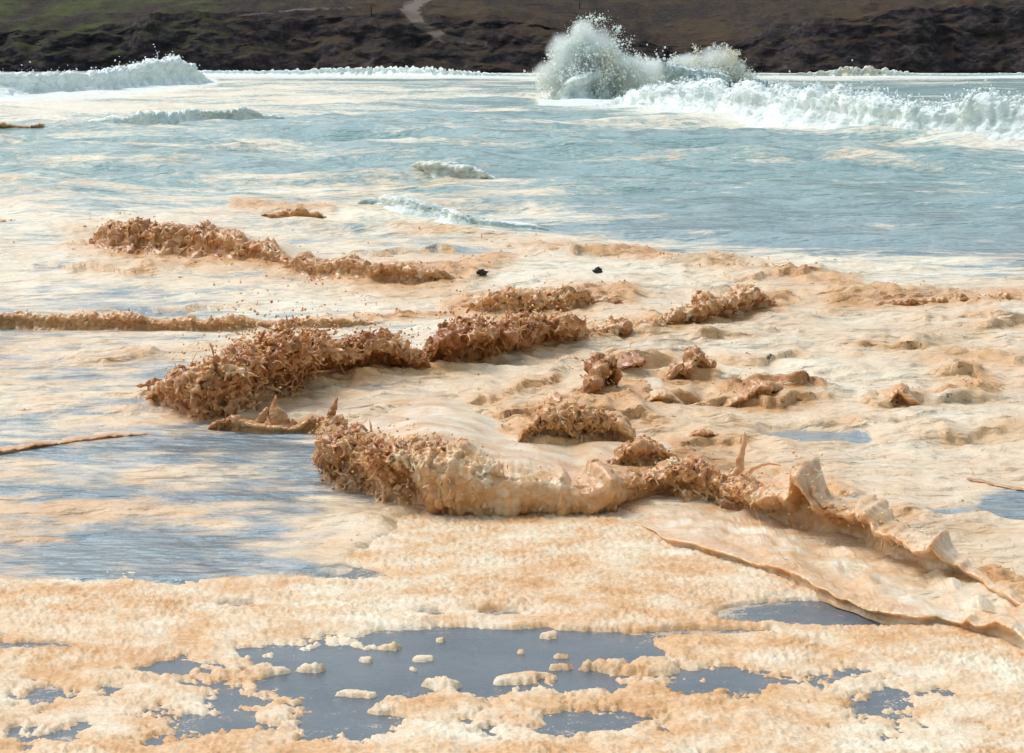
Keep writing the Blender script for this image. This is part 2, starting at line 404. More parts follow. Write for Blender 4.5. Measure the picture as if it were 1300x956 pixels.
rq = np.random.default_rng(77)
pc = np.clip(.10 * sstep(275, 300, Vv) * sstep(.5, .8, foam) + FRO, 0, 1.2) * (Vv < 760) * (foam > .5)
fi = rq.choice(pc.size, 1800, p=(pc / pc.sum()).ravel())
SEA = (X, Y - .9 * crest - .5 * FRO * np.clip(Z, 0, .3), Z)
FLECK = (np.stack([X, Y - .9 * crest - .5 * FRO * np.clip(Z, 0, .3), Z + .005], -1).reshape(-1, 3)[fi], FRO.ravel()[fi])

# headland: cliff foot along the water, slope rising behind it
hx = np.linspace(-135, 135, 600)
hk = np.concatenate([np.linspace(0, 1, 100), 1 + np.linspace(0.02, 1, 46) ** 1.8 * 9])
HX, HK = np.meshgrid(hx, hk)
hu = CU + F * HX / 390.0
vtop = np.interp(hu, [-900, -200, 0, 100, 200, 300, 400, 480, 560, 640, 700, 780, 860, 920, 960, 1010, 1080, 1150, 1300, 1500, 2300],
                 [44, 44, 41, 37, 30, 22, 17, 20, 24, 24, 34, 48, 56, 54, 46, 31, 26, 12, 6, 4, 8])
Hc = 4.0 + (HORIZON - vtop) * 0.127
foot = 388 + 7 * fbm(HX / 26, 0.3, 0, 4) - np.interp(hu, [-900, 700, 900, 1100, 2300], [0, 0, 2, 5, 5])
kc = np.clip(HK, 0, 1)
prof = kc ** 0.8
terr = 0.035 * np.sin(kc * 16 + 5 * fbm(HX / 14, kc * 1.5, 0, 3))
run = np.interp(hu, [-900, 250, 380, 640, 760, 900, 1000, 2300], [6, 6, 15, 14, 10, 12, 8, 7])
HY = foot + run * (kc + terr * .8) + np.where(HK > 1, (HK - 1) * 48, 0)
HZ = -1.4 + (Hc + 1.4) * prof
HZ = HZ + np.where(HK > 1, ((HK - 1) * 48) * np.interp(hu, [-900, 300, 600, 900, 2300], [.15, .15, .17, .2, .2]), 0)
amp = sstep(0, .12, kc)
g1 = ridged(HX / 9, HY / 9, HZ / 5, 4)
gul = ridged(HX / 11 + .5 * fbm(HX / 20, HZ / 6, 1, 2), HZ / 16, 4.0, 3)
HY = HY - amp * (2.2 * g1 + 3.0 * gul + 1.2 * fbm(HX / 4.5, HY / 6, HZ / 2.6, 4, gain=.5)) * sstep(1.6, .85, HK)
HZ = HZ + amp * (0.8 * fbm(HX / 6, HY / 6, HZ / 3, 4, gain=.5)) * sstep(1.8, .9, HK) + np.where(HK > 1, .9 * fbm(HX / 22, HY / 14, 0, 5) + 0.6 * ridged(HX / 40, HY / 7, 3, 3), 0)
green = sstep(420, 150, hu + 60 * fbm(HX / 30, HY / 30, 0, 3))
tu, tv = pix(HX, HY, HZ)
track = np.clip(1 - .5 * seg_d(tu, tv, [(545, -6, 9), (520, 12, 12), (532, 30, 9), (565, 48, 8), (615, 55, 5)]), 0, 1) * .95
track = np.maximum(track, np.clip(1 - .5 * seg_d(tu, tv, [(300, 20, 4), (380, 12, 5), (460, 10, 4)]), 0, 1) * .6)
mesh('headland', np.stack([HX, HY, HZ], -1), gridq(*HX.shape), M_HILL, {'green': green, 'track': track}, props=S)
HILL = (HX, HY, HZ)

def hill_point(u, v, G=None):
    G = G or HILL
    pu, pv = pix(*G)
    d = (pu - u) ** 2 + (pv - v) ** 2
    ok = np.argsort(d.ravel())[:12]
    i = ok[np.argmin(G[1].ravel()[ok])]
    return G[0].ravel()[i], G[1].ravel()[i], G[2].ravel()[i]

# ------------------------------------------------------------------ waves
def catmull(P, m):
    """resample control rows P (n,k) at parameters spaced by photo-pixel length, m samples"""
    P = np.asarray(P, float)
    Q = np.vstack([2 * P[0] - P[1], P, 2 * P[-1] - P[-2]])
    L = np.concatenate([[0], np.cumsum(np.hypot(np.diff(P[:, 0]), np.diff(P[:, 1])) + 1e-6)])
    s = np.interp(np.linspace(0, L[-1], m), L, np.arange(len(P)))
    i = np.minimum(s.astype(int), len(P) - 2); t = (s - i)[:, None]
    a, b, c, d = Q[i], Q[i + 1], Q[i + 2], Q[i + 3]
    return 0.5 * (2 * b + (c - a) * t + (2 * a - 5 * b + 4 * c - d) * t * t + (3 * b - 3 * c + d - a) * t ** 3)

def tubes(A, D, Lh, R, seg=7, sides=4, grav=.7, wob=0.75, seed=0):
    """many bent tapering strands: start points A, directions D, lengths Lh, radii R"""
    r = np.random.default_rng(seed)
    n = len(A)
    k = np.linspace(0, 1, seg)[None, :, None]
    side = np.cross(D, r.normal(size=(n, 3))); side /= np.linalg.norm(side, axis=1, keepdims=True) + 1e-9
    P = A[:, None] + D[:, None] * Lh[:, None, None] * k
    P[..., 2] -= (grav * Lh * 0.5)[:, None] * (k[..., 0] ** 2) * r.uniform(.2, 1.2, (n, 1))
    ph = r.uniform(0, 6.28, (n, 1, 1)); fr = r.uniform(2, 6, (n, 1, 1))
    P = P + side[:, None] * np.sin(ph + fr * k) * k * (wob * Lh)[:, None, None]
    T = np.gradient(P, axis=1); T /= np.linalg.norm(T, axis=-1, keepdims=True) + 1e-9
    a = np.cross(T, side[:, None] + .01); a /= np.linalg.norm(a, axis=-1, keepdims=True) + 1e-9
    b = np.cross(T, a)
    taper = (1 - .75 * k[..., 0]) * (1 + .5 * np.sin(ph[..., 0] * 3 + 9 * k[..., 0]))
    taper[:, -1] *= r.uniform(.2, 2.2, n)
    rad = R[:, None] * taper
    an = np.arange(sides) * 2 * np.pi / sides
    V = P[:, :, None] + rad[:, :, None, None] * (a[:, :, None] * np.cos(an)[None, None, :, None] + b[:, :, None] * np.sin(an)[None, None, :, None])
    idx = np.arange(n * seg * sides).reshape(n, seg, sides)
    nx = np.roll(idx, -1, 2)
    q = np.stack([idx[:, :-1], nx[:, :-1], nx[:, 1:], idx[:, 1:]], -1).reshape(-1, 4)
    cap = idx[:, -1][:, :4] if sides == 4 else idx[:, -1][:, [0, 1, 2, 3]]
    return V.reshape(-1, 3), np.vstack([q, cap, idx[:, 0][:, ::-1]])

OCT = np.array([[1,0,0],[-1,0,0],[0,1,0],[0,-1,0],[0,0,1],[0,0,-1]], float)
OCF = np.array([[0,2,4],[2,1,4],[1,3,4],[3,0,4],[2,0,5],[1,2,5],[3,1,5],[0,3,5]])
TET = np.array([[1,1,1],[-1,-1,1],[-1,1,-1],[1,-1,-1]], float) * .75
TEF = np.array([[0,1,2],[0,3,1],[0,2,3],[1,3,2]])

def blobs(C, R, seed=0, tet=False, stretch=0.5):
    r = np.random.default_rng(seed)
    B, Fc = (TET, TEF) if tet else (OCT, OCF)
    n = len(C)
    M = np.linalg.qr(r.normal(size=(n, 3, 3)))[0]
    sc_ = R[:, None, None] * (1 + r.uniform(-stretch, stretch, (n, 1, 3)))
    V = C[:, None] + np.einsum('nij,nkj->nki', M, B[None] * sc_)
    return V.reshape(-1, 3), (Fc[None] + (np.arange(n) * len(B))[:, None, None]).reshape(-1, 3)

def wave(name, label, cat, ctrl, mat=None, step=1.6, nf=46, nb=56, seed=0, z0=0.0, fine=1.0, strands=0, drops=0,
         droph=1.0, group=None, green=0.0, lump=0.22, backpow=1.15, jag=0.55, humps=0.12, slen=0.45, scal=0.0, bursts=0, apron=0.0, goof=1.0, bulge=None):
    """one rolling ridge. ctrl rows: u, v of the foot in the photo, height px, back length m, curl, roughness, brownness"""
    mat = mat or M_FROTH
    C0 = np.asarray(ctrl, float)
    m = max(24, int(np.hypot(np.diff(C0[:, 0]), np.diff(C0[:, 1])).sum() / step))
    C = catmull(C0, m)
    bx, by = ground(C[:, 0], C[:, 1], z0)
    dep = by * cp + CH * sp_
    h = np.maximum(C[:, 2], 0.5) * dep / F
    back, curl, rough, mou = np.maximum(C[:, 3], .05), C[:, 4], np.clip(C[:, 5], 0, 2), np.clip(C[:, 6], 0, 1)
    T = np.stack([np.gradient(bx), np.gradient(by)], 1)
    for _ in range(3):
        T[1:-1] = (T[:-2] + T[1:-1] + T[2:]) / 3
    T /= np.linalg.norm(T, axis=1, keepdims=True) + 1e-9
    N = np.stack([T[:, 1], -T[:, 0]], 1) * .4 + np.array([[0, -.6]])
    N /= np.linalg.norm(N, axis=1, keepdims=True)
    arc = np.concatenate([[0], np.cumsum(np.hypot(np.diff(bx), np.diff(by)))])
    hm = np.median(h)
    ends = sstep(0, .04, np.linspace(0, 1, m)) * sstep(1, .96, np.linspace(0, 1, m))
    lin = np.linspace(0, 1, m); tp = .38 if m < 130 else .1
    q = arc / hm
    hh = h * (1 + jag * rough * (fbm(q * .55, seed * 3.3, 0, 4) + .55 * ridged(q * 2.2, seed, 1, 2) - .3)) * (.1 + .9 * sstep(0, tp, lin) * sstep(1, 1 - tp, lin))
    smo = np.clip(1.15 - rough, 0, 1) * scal; q2 = arc / max(hm, .30)
    hh = hh * (1 + smo * (1.5 * np.clip(ridged(q2 * .36, seed + .5, 2.2, 2), 0, 1) ** 2.2 - .28))
    hh = np.clip(hh, .12 * h, 1.6 * h)
    off = h * rough * .5 * fbm(q * .5, 7.7 + seed, 0, 4) + max(hm, .3) * smo * .55 * fbm(q2 * .35, 3.7 + seed, 0, 3)
    back = back * (.15 + .85 * sstep(0, .12, np.linspace(0, 1, m)) * sstep(1, .88, np.linspace(0, 1, m)))
    cr = curl * (1 + .9 * fbm(q2 * .6, seed, 5.5, 3))
    # cross-section
    fx = np.array([.16, .06, -.12, -.22, -.14, .0, .04, .0, -.12, -.30])
    fz = np.array([-.25, -.02, .18, .42, .64, .80, .90, .97, 1.0, 1.0])
    fc = np.array([0, 0, 0, .1, .5, .95, 1.0, .75, .35, 0.0])
    fx = fx + apron * np.array([1.3, 1.0, .62, .34, .16, .05, 0, 0, 0, 0])
    k0 = np.linspace(0, len(fx) - 1, nf)
    w3 = np.array([.25, .5, .25])
    sm = lambda a: np.convolve(np.pad(np.interp(k0, np.arange(len(fx)), a), 2, 'edge'), np.convolve(w3, w3), 'valid')
    sfx, sfz, sfc = sm(fx), sm(fz), sm(fc)
    kb = np.linspace(0, 1, nb + 1)[1:] ** 1.25
    XF = hh[None] * (sfx[:, None] + sfc[:, None] * cr[None])
    ZF = hh[None] * sfz[:, None]
    if bulge:
        bw = sstep(bulge[0], bulge[0] + 50, C[:, 0]) * sstep(bulge[1], bulge[1] - 50, C[:, 0])
        bx_ = sm(np.array([-.10, .04, .24, .38, .44, .42, .33, .18, -.06, -.30]))
        fold = ridged(q * 1.5 + .5 * fbm(q, 3, 1, 2), seed + 2.5, 0, 2)
        low = (1 - sfz)[:, None].clip(0, 1)
        XF = XF * (1 - bw) + bw * hh[None] * (bx_[:, None] * (1 + .5 * fbm(q * .7, 1.5, 8, 3))[None] + low * .30 * (fold - .55)[None] + .25 * low * fbm(q * 3, 2, 3, 2)[None])
        ZF = ZF - bw * hh[None] * .06 + bw * hh[None] * np.exp(-((sfz[:, None] - .05) / .12) ** 2) * .35 * np.clip(fbm(q * 1.1, 9.5, 4, 3), 0, 1)[None]
    kw_ = max(3, m // 14) | 1
    smt = lambda a_: np.convolve(np.pad(a_, kw_ // 2, 'edge'), np.hanning(kw_ + 2)[1:-1] / np.hanning(kw_ + 2)[1:-1].sum(), 'valid')
    bl = sstep(0, .14, kb)[:, None]
    hB = hh[None] * (1 - bl) + smt(hh)[None] * bl
    oB = off[None] * (1 - bl) + smt(off)[None] * bl
    XB = -.30 * hB - back[None] * kb[:, None]
    ZB = hB * (1 - kb[:, None] ** .9) ** backpow - (.10 + .15 * h[None] + 1.2 * z0) * kb[:, None] ** 3
    XX = np.vstack([XF + off[None], XB + oB])
    ZZ = np.vstack([ZF, ZB]) + z0 - (.08 + .2 * h[None] + 1.2 * z0) * (1 - ends[None]) ** 2
    wn_ = np.concatenate([np.zeros(nf), sstep(0, .10, kb)])[:, None]
    NX, NY = N[None, :, 0] * (1 - wn_), N[None, :, 1] * (1 - wn_) - wn_
    P = np.stack([bx[None] + NX * XX, by[None] + NY * XX, ZZ], -1)
    wf = np.concatenate([sstep(0, .25, np.linspace(0, 1, nf)), 1 - .97 * sstep(0, .22, kb)])[:, None]
    wb = np.concatenate([np.zeros(nf), sstep(0, .15, kb) * sstep(1, .7, kb)])[:, None]
    es = ends[None]
    nr = gnormal(P)
    if nr[nf + 2:, :, 2].mean() < 0: nr = -nr
    a = h[None]
    g = P / hm
    # humps of the sheet behind the crest, then lumps, then ropes
    P = P + np.stack([0 * ZZ, 0 * ZZ, wb * es * a * (1.3 * humps * fbm(g[..., 0] * .28, g[..., 1] * .22, seed, 3) + .2 * humps * ridged(g[..., 0] * .9, g[..., 1] * .5, seed + 4, 2))], -1)
    d = wf * es * rough[None] * a * lump * fbm(g[..., 0] * 1.3, g[..., 1] * 1.3, g[..., 2] * 1.3 + seed, 3)
    P = P + nr * d[..., None]
    nr = gnormal(P)
    if nr[nf + 2:, :, 2].mean() < 0: nr = -nr
    g = P / hm * fine
    wx = fbm(g[..., 0] * 2, g[..., 1] * 2, g[..., 2] * 2, 2) * .35
    pit = sstep(.12, .5, fbm(g[..., 0] * 3.4 + 9, g[..., 1] * 3.4, g[..., 2] * 3.4 + seed, 2))
    d = wf * es * rough[None] * a * (.10 * (ridged(g[..., 0] * 3.2 + wx, g[..., 1] * 3.2, g[..., 2] * 3.2 - wx + seed, 3) - .35)
                                    + .045 * (ridged(g[..., 0] * 8 + 2 * wx, g[..., 1] * 8 + wx, g[..., 2] * 8, 2) - .3) - .16 * pit)
    P = P + nr * d[..., None]
    mu = mou[None] * (np.concatenate([np.ones(nf), 1 - .85 * sstep(0, .35, kb)])[:, None]) + .09 + 0 * ZZ
    props = {'label': label, 'category': cat}
    if group: props['group'] = group
    gr = green * np.concatenate([np.ones(nf), 1 - sstep(0, .1, kb)])[:, None] + 0 * ZZ
    o = mesh(name, P, gridq(*ZZ.shape), mat, {'mousse': mu, 'green': gr}, props=props)
    r = np.random.default_rng(100 + seed)
    GV, GQ, GO = [], [], 0
    def goo(V, Q):
        nonlocal GO
        if Q.shape[1] == 3: Q = np.concatenate([Q, Q[:, 2:]], 1)
        GV.append(V); GQ.append(Q + GO); GO += len(V)
    if strands:
        pr = rough ** 2 * h * ends; pr = pr / pr.sum()
        n = int(strands * 1.5)
        j = r.choice(m, n, p=pr)
        ib = (r.uniform(0, 1, n) ** 2.2 * nb * .45).astype(int) + nf
        i = np.where(r.uniform(size=n) < .72, (nf * r.uniform(.12, 1.0, n)).astype(int), ib)
        A = P[i, j] + nr[i, j] * .01 * h[j][:, None]
        R3 = r.normal(0, 1, (n, 3)); tang = R3 - nr[i, j] * (R3 * nr[i, j]).sum(1, keepdims=True)
        tang /= np.linalg.norm(tang, axis=1, keepdims=True)
        top = (np.abs(i - nf + 8) < 8)[:, None] & (r.uniform(size=(n, 1)) < .6)
        D = tang + nr[i, j] * r.uniform(-.05, .4, (n, 1)) + top * np.array([[0, 0, 1.0]])
        D /= np.linalg.norm(D, axis=1, keepdims=True)
        goo(*tubes(A, D, h[j] * slen * 1.5 * r.uniform(.25, 1, n) ** 1.3, h[j] * .024 * r.uniform(.5, 1.7, n), seed=seed, seg=10))
        n2 = int(strands * .12)
        j = r.choice(m, n2, p=pr); i = (nf * r.uniform(.08, 1.12, n2)).astype(int)
        goo(*blobs(P[i, j], h[j] * r.uniform(.015, .06, n2), seed, stretch=.75))
    if bursts:
        pr = rough ** 2 * ends; pr = pr / pr.sum()
        jb = r.choice(m, bursts, p=pr); per = 34; j = np.repeat(jb, per); nS = len(j)
        ib = np.repeat(r.integers(int(nf * .55), nf + 4, bursts), per)
        j2 = np.clip(j + r.normal(0, 6, nS).astype(int), 0, m - 1)
        A = P[ib, j2] - [0, 0, .03]
        lean = np.repeat(r.normal(0, .5, (bursts, 3)), per, 0)
        D = np.array([[0, 0, 1.0]]) + np.concatenate([N[j] * .35, np.zeros((nS, 1))], 1) + lean * .7 + r.normal(0, .55, (nS, 3)); D[:, 2] = np.abs(D[:, 2])
        D /= np.linalg.norm(D, axis=1, keepdims=True)
        size = np.repeat(r.uniform(.35, 1.0, bursts) ** 1.5, per)
        V, Q = tubes(A, D, h[j] * size * r.uniform(.25, 1.05, nS), h[j] * r.uniform(.018, .048, nS) * (.6 + .4 * size), seed=seed + 9, seg=8, wob=.5, grav=1.1)
        goo(V, Q)
        tip = V.reshape(nS, 8, 4, 3)[:, -1].mean(1)
        goo(*blobs(tip + r.normal(0, .02, (nS, 3)) * h[j][:, None], h[j] * r.uniform(.014, .042, nS), seed, stretch=.7))
    if GO:
        vox = max(.0095, 1.75 * np.median(dep) / F) * goof
        V = np.vstack(GV); Q = np.vstack(GQ)
        me = bpy.data.meshes.new('tmp')
        me.from_pydata(V.tolist(), [], [tuple(dict.fromkeys(q)) for q in Q.tolist()])
        to = bpy.data.objects.new('tmp', me); sc.collection.objects.link(to)
        md = to.modifiers.new('r', 'REMESH'); md.mode = 'VOXEL'; md.voxel_size = float(vox)
        sm_ = to.modifiers.new('s', 'SMOOTH'); sm_.iterations = 4; sm_.factor = .5
        ev = to.evaluated_get(bpy.context.evaluated_depsgraph_get())
        m2_ = bpy.data.meshes.new_from_object(ev)
        co = np.empty(len(m2_.vertices) * 3, np.float32); m2_.vertices.foreach_get('co', co); co = co.reshape(-1, 3).astype(float)
        qi = np.empty(len(m2_.loops), np.int32); m2_.loops.foreach_get('vertex_index', qi)
        bpy.data.objects.remove(to); bpy.data.meshes.remove(me); bpy.data.meshes.remove(m2_)
        pu, _ = pix(co[:, 0], co[:, 1], co[:, 2])
        so = np.argsort(C[:, 0])
        mb = np.interp(pu, C[so, 0], mou[so]) - .08 + .45 * fbm(co[:, 0] / (hm * .8), co[:, 1] / (hm * .8), co[:, 2] / (hm * .8), 3)
        mesh('froth', co, qi.reshape(-1, 4), mat, {'mousse': np.clip(mb, 0, 1), 'green': 0 * mb}, parent=o, props={'kind': 'stuff'})
    if drops:
        pr = rough * h * ends; pr = pr / pr.sum()
        drops = int(drops * .5); j = r.choice(m, drops, p=pr)
        up = r.exponential(.33, drops) * droph
        A = P[nf - 6, j] + np.concatenate([N[j] * (r.normal(.1, .35, (drops, 1)) * h[j][:, None]), (up * h[j])[:, None]], 1)
        A[:, :2] += T[j] * r.normal(0, .2, (drops, 1)) * h[j][:, None]
        V, Q = blobs(A, h[j] * r.uniform(.012, .05, drops) / (1 + .5 * up), seed=seed)
        mesh('droplets', V, Q, mat, {'mousse': np.repeat(np.clip(mou[j] + r.uniform(-.45, .0, drops), 0, 1), 6), 'green': np.zeros(len(V))}, parent=o, props={'kind': 'stuff'})
    return o

A, fr = FLECK
n = len(A)
D = np.stack([rng.normal(0, 1, n), rng.normal(0, .7, n), rng.uniform(.05, .5, n)], 1); D /= np.linalg.norm(D, axis=1, keepdims=True)
mpx = A[:, 1] / F
V, Q = tubes(A, D, mpx * rng.uniform(2, 9, n), mpx * rng.uniform(.4, 1.15, n) , seed=5, seg=6, grav=1.0)
mesh('froth_flecks', V, Q, M_FROTH, {'mousse': np.repeat(np.clip(rng.uniform(.1, .5, n) + .2 * fr, 0, 1), 24), 'green': np.zeros(len(V))},
     props={'kind': 'stuff', 'label': 'brown froth flecks scattered all over the cream foam', 'category': 'froth'})

SC = 'scum wave'
FR = 'foam fold'
W1 = wave('scum_wave', 'long thick brown scum wave front with ragged drooping lip, rolling over the lumpy foam mat', SC, [
    (452, 520, 22, .5, .1, 1.0, .55), (425, 560, 45, .7, .2, 1.0, .6), (413, 618, 52, 1.6, .2, 1.0, .62), (470, 634, 66, 7, .25, 1.0, .6),
    (530, 646, 62, 8, .45, .8, .45), (600, 655, 54, 8, .6, .42, .28), (680, 656, 50, 8, .6, .3, .24), (745, 656, 46, 7, .6, .4, .34), (800, 642, 42, 5.5, .55, .55, .48),
    (870, 640, 48, 4.0, .2, 1.0, .55), (930, 652, 44, 3, .2, .9, .55), (985, 666, 56, 2.6, .95, .4, .35), (1040, 680, 60, 2.6, .95, .32, .3), (1090, 692, 60, 2.6, .95, .28, .28),
    (1140, 716, 64, 2.6, .95, .25, .26), (1185, 735, 54, 2.4, .95, .22, .24), (1235, 754, 38, 1.2, .4, .2, .2), (1310, 792, 24, 1.2, .3, .2, .2), (1460, 860, 22, 1.2, .2, .2, .2)],
    nf=56, nb=62, backpow=1.05, seed=1, strands=1700, drops=500, step=1.7, droph=.5, humps=.22, slen=.34, scal=.9, bursts=16, bulge=(520, 850))
wave('foam_sheet', 'smooth cream foam sheet with curled edge sliding over the mat below the thick wave', 'foam sheet', [
    (775, 648, 3, 1.9, .1, .2, .1), (830, 682, 6, 3.8, .2, .3, .16), (890, 703, 9, 4.6, .2, .3, .2), (960, 724, 10, 4.9, .3, .4, .25), (1010, 746, 11, 4.9, .4, .4, .25), (1060, 766, 9, 4.6, .3, .4, .3),
    (1112, 782, 14, 4.2, .6, .5, .25), (1160, 792, 10, 3.8, .3, .35, .15), (1212, 797, 13, 3.8, .4, .35, .15), (1270, 826, 19, 3.8, .5, .3, .12), (1460, 890, 16, 3.8, .4, .3, .12)],
    seed=2, step=2.0, scal=1.3, humps=.5, jag=.3, lump=.3, backpow=.55)
wave('scum_wave', 'dark brown splashing scum wave throwing droplets, its low end out over the blue pool', SC, [
    (178, 512, 17, .6, .2, 1.0, .75), (205, 522, 31, 1.4, .3, 1.2, .6), (255, 540, 61, 2.4, .4, 1.2, .62), (320, 528, 68, 3, .5, 1.2, .66), (380, 508, 65, 3, .4, 1.2, .75), (450, 494, 48, 3, .3, 1.1, .8), (528, 490, 41, 2, .3, 1.0, .8), (575, 488, 17, 1.5, .3, .9, .8)],
    seed=3, strands=1300, drops=1500, droph=1.3, step=1.4, nf=56, slen=.5, bursts=44)
wave('foam_sheet', 'low brown foam edge with a duck-shaped splash, below the splashing dark wave', 'foam sheet', [
    (255, 549, 8, 1.2, .2, .6, .6), (290, 553, 20, 2, .3, .9, .55), (330, 555, 14, 3, .3, .6, .45), (375, 555, 14, 3, .3, .6, .5), (412, 555, 26, 2, .3, .9, .7), (432, 548, 10, 1, .2, .8, .6)],
    seed=4, strands=160, drops=60, step=1.3, slen=.4)
wave('scum_wave', 'dark brown ragged scum ridge curving up to a spray-topped end behind the smooth foam', SC, [
    (500, 488, 12, 2, .3, .9, .8), (540, 486, 43, 2, .3, .9, .8), (580, 482, 64, 2.5, .6, .8, .8), (640, 474, 58, 2.5, .5, .9, .75), (700, 462, 53, 2.5, .4, 1.0, .68), (765, 450, 33, 2.5, .3, 1.0, .6), (830, 438, 30, 2.5, .3, 1.1, .55),
    (900, 424, 38, 2.5, .3, 1.1, .52), (960, 408, 33, 2.5, .2, 1.1, .5), (1010, 392, 12, 2, .1, .8, .45)],
    seed=5, strands=1200, drops=900, droph=.9, step=1.4, slen=.5, bursts=46, jag=.32)
wave('scum_wave', 'broad orange brown scum wave with tall rounded shoulder tapering into a long lumpy tail', SC, [
    (86, 315, 3, 2, .1, .4, .4), (112, 323, 26, 6, .1, .6, .56), (160, 330, 44, 8, .1, .65, .56), (250, 337, 44, 8, .15, .7, .56), (330, 347, 32, 7, .2, .8, .5), (400, 361, 28, 6, .2, .8, .5), (480, 368, 27, 5, .2, .8, .5), (560, 369, 24, 5, .2, .8, .48), (615, 362, 12, 4, .2, .7, .45)],
    seed=6, strands=1200, step=1.8, fine=1.5, slen=.26, bursts=12, apron=1.3, backpow=.9)
wave('scum_wave', 'short lumpy orange scum ridge with dark knob at its tip, between two longer scum waves', SC, [
    (575, 396, 8, 3, .2, .9, .45), (620, 410, 30, 4, .2, 1.0, .5), (700, 408, 32, 4, .2, 1.0, .5), (760, 402, 26, 4, .2, 1.0, .48), (806, 394, 10, 2, .3, .8, .55)],
    seed=7, strands=700, step=1.4, fine=1.2, slen=.3, bursts=10, apron=1.1, backpow=.9)
wave('scum_wave', 'narrow straight tan scum line with thin dark edge lying across pale water', SC, [
    (-180, 421, 16, 2.4, .1, .7, .42), (0, 421, 18, 2.4, .15, .8, .45), (130, 423, 20, 2.4, .2, .8, .48), (300, 425, 19, 2.4, .2, .8, .45), (440, 419, 12, 2.2, .1, .7, .42), (500, 413, 6, 1.5, .1, .5, .4), (578, 407, 3, 1, .1, .4, .4)],
    seed=8, strands=600, drops=40, fine=.9, slen=.35, apron=.8)
wave('foam_edge', 'thin curled brown foam edge along the top of the blue pool', 'foam edge', [
    (-160, 606, 9, 1.6, .2, .5, .45), (0, 581, 9, 1.6, .3, .5, .48), (90, 567, 8, 1.5, .3, .5, .5), (160, 558, 6, 1.3, .3, .6, .55), (228, 551, 3, .8, .2, .6, .6)], seed=9, nb=24, nf=30, step=2.2)
wave('scum_wave', 'small orange scum crest far out on grey water, below the white streak', SC, [
    (-200, 171, 12, 10, .1, .8, .45), (0, 172, 13, 10, .1, .8, .48), (60, 171, 10, 8, .1, .8, .45), (112, 169, 3, 5, .1, .7, .4)], seed=10, nb=30, nf=36, z0=.28)
wave('scum_wave', 'small broken orange scum crest just behind the broad brown shoulder', SC, [
    (296, 272, 3, 4, .1, .8, .35), (330, 279, 9, 4, .2, .9, .4), (380, 283, 14, 4, .3, .9, .5), (418, 281, 9, 3, .2, .9, .5), (446, 284, 2, 2, .1, .8, .4)], seed=11, nb=30, strands=160, z0=.12)
wave('scum_wave', 'faint tan scum line beside the tall rounded brown shoulder', SC, [
    (-160, 293, 12, 5, .1, .7, .4), (0, 293, 13, 5, .1, .7, .4), (45, 286, 8, 4, .1, .6, .35), (95, 285, 4, 3, .1, .5, .35)], seed=12, nb=30, z0=.12)
wave('wavelet', 'small pale yellow breaking wavelet alone on the blue grey sea', 'wave', [
    (468, 224, 3, 5, 0, .5, .3), (515, 228, 20, 6, .2, .5, .35), (560, 232, 25, 6, .3, .5, .3), (615, 234, 21, 6, .2, .8, .12), (652, 230, 3, 4, .1, .6, .1)], mat=M_WHITE, seed=13, z0=.40, green=.4, apron=1.0, jag=.3)
wave('wavelet', 'low greenish wavelet with white streaks bordering the cream foam', 'wave', [
    (430, 268, 4, 5, 0, .5, .1), (490, 270, 20, 6, .1, .5, .15), (540, 277, 18, 5, .1, .6, .15), (600, 291, 16, 5, .1, .7, .2), (655, 293, 9, 4, .1, .6, .2), (715, 296, 3, 3, 0, .6, .2)], mat=M_WHITE, seed=14, z0=.16, green=.8, apron=1.2, jag=.3)
wave('scum_wave', 'ragged low brown scum crest bordering the open blue water', SC, [
    (1076, 393, 4, 3, .1, .9, .45), (1120, 400, 15, 3.5, .2, 1.0, .5), (1200, 398, 16, 3.5, .2, 1.0, .45), (1300, 395, 17, 3.5, .2, 1.0, .5), (1480, 394, 16, 3.5, .2, 1.0, .5)], seed=15, nb=36, strands=400, drops=80, slen=.5, apron=.8)
wave('foam_fold', 'dark flame-edged fold standing up out of the cream foam', FR, [
    (872, 532, 3, .6, .3, .3, .4), (905, 530, 12, 1, .5, .4, .5), (935, 527, 22, 2.4, .6, .4, .45), (960, 526, 36, 2.4, .6, .6, .5), (985, 520, 32, 2.4, .7, .5, .5), (1012, 524, 22, 1, .5, .4, .5), (1048, 519, 2, .6, .3, .2, .3)], seed=16, step=1.2, nb=40, backpow=1.5, strands=30)
wave('foam_fold', 'rounded foam roll folded over just behind flame-edged dark fold', FR, [
    (945, 503, 3, 1, .3, .2, .2), (980, 508, 22, 3, .9, .2, .22), (1010, 504, 26, 1.4, .9, .2, .25), (1048, 494, 3, 1, .3, .2, .2)], seed=17, step=1.2, nb=40, backpow=1.5)
wave('foam_fold', 'wing-shaped foam fold with one sharp peak and long thin curling edges', FR, [
    (1086, 520, 2, .8, .3, .2, .3), (1112, 529, 9, 1, .6, .3, .35), (1138, 527, 36, 2.6, .5, .25, .3), (1158, 530, 28, 1, .6, .3, .4), (1180, 527, 6, 1, .6, .2, .4), (1216, 519, 19, 1, .6, .2, .35), (1250, 516, 8, .9, .6, .3, .4), (1280, 510, 2, .6, .3, .2, .3)], seed=18, step=1.2, nb=40, backpow=1.5)
wave('foam_fold', 'small curled foam fold behind the wing-shaped one', FR, [
    (1176, 492, 2, .8, .3, .3, .3), (1208, 491, 20, 1, .7, .3, .35), (1236, 493, 17, 1, .7, .4, .35), (1268, 495, 2, .6, .3, .3, .3)], seed=19, step=1.2, nb=40, backpow=1.5)
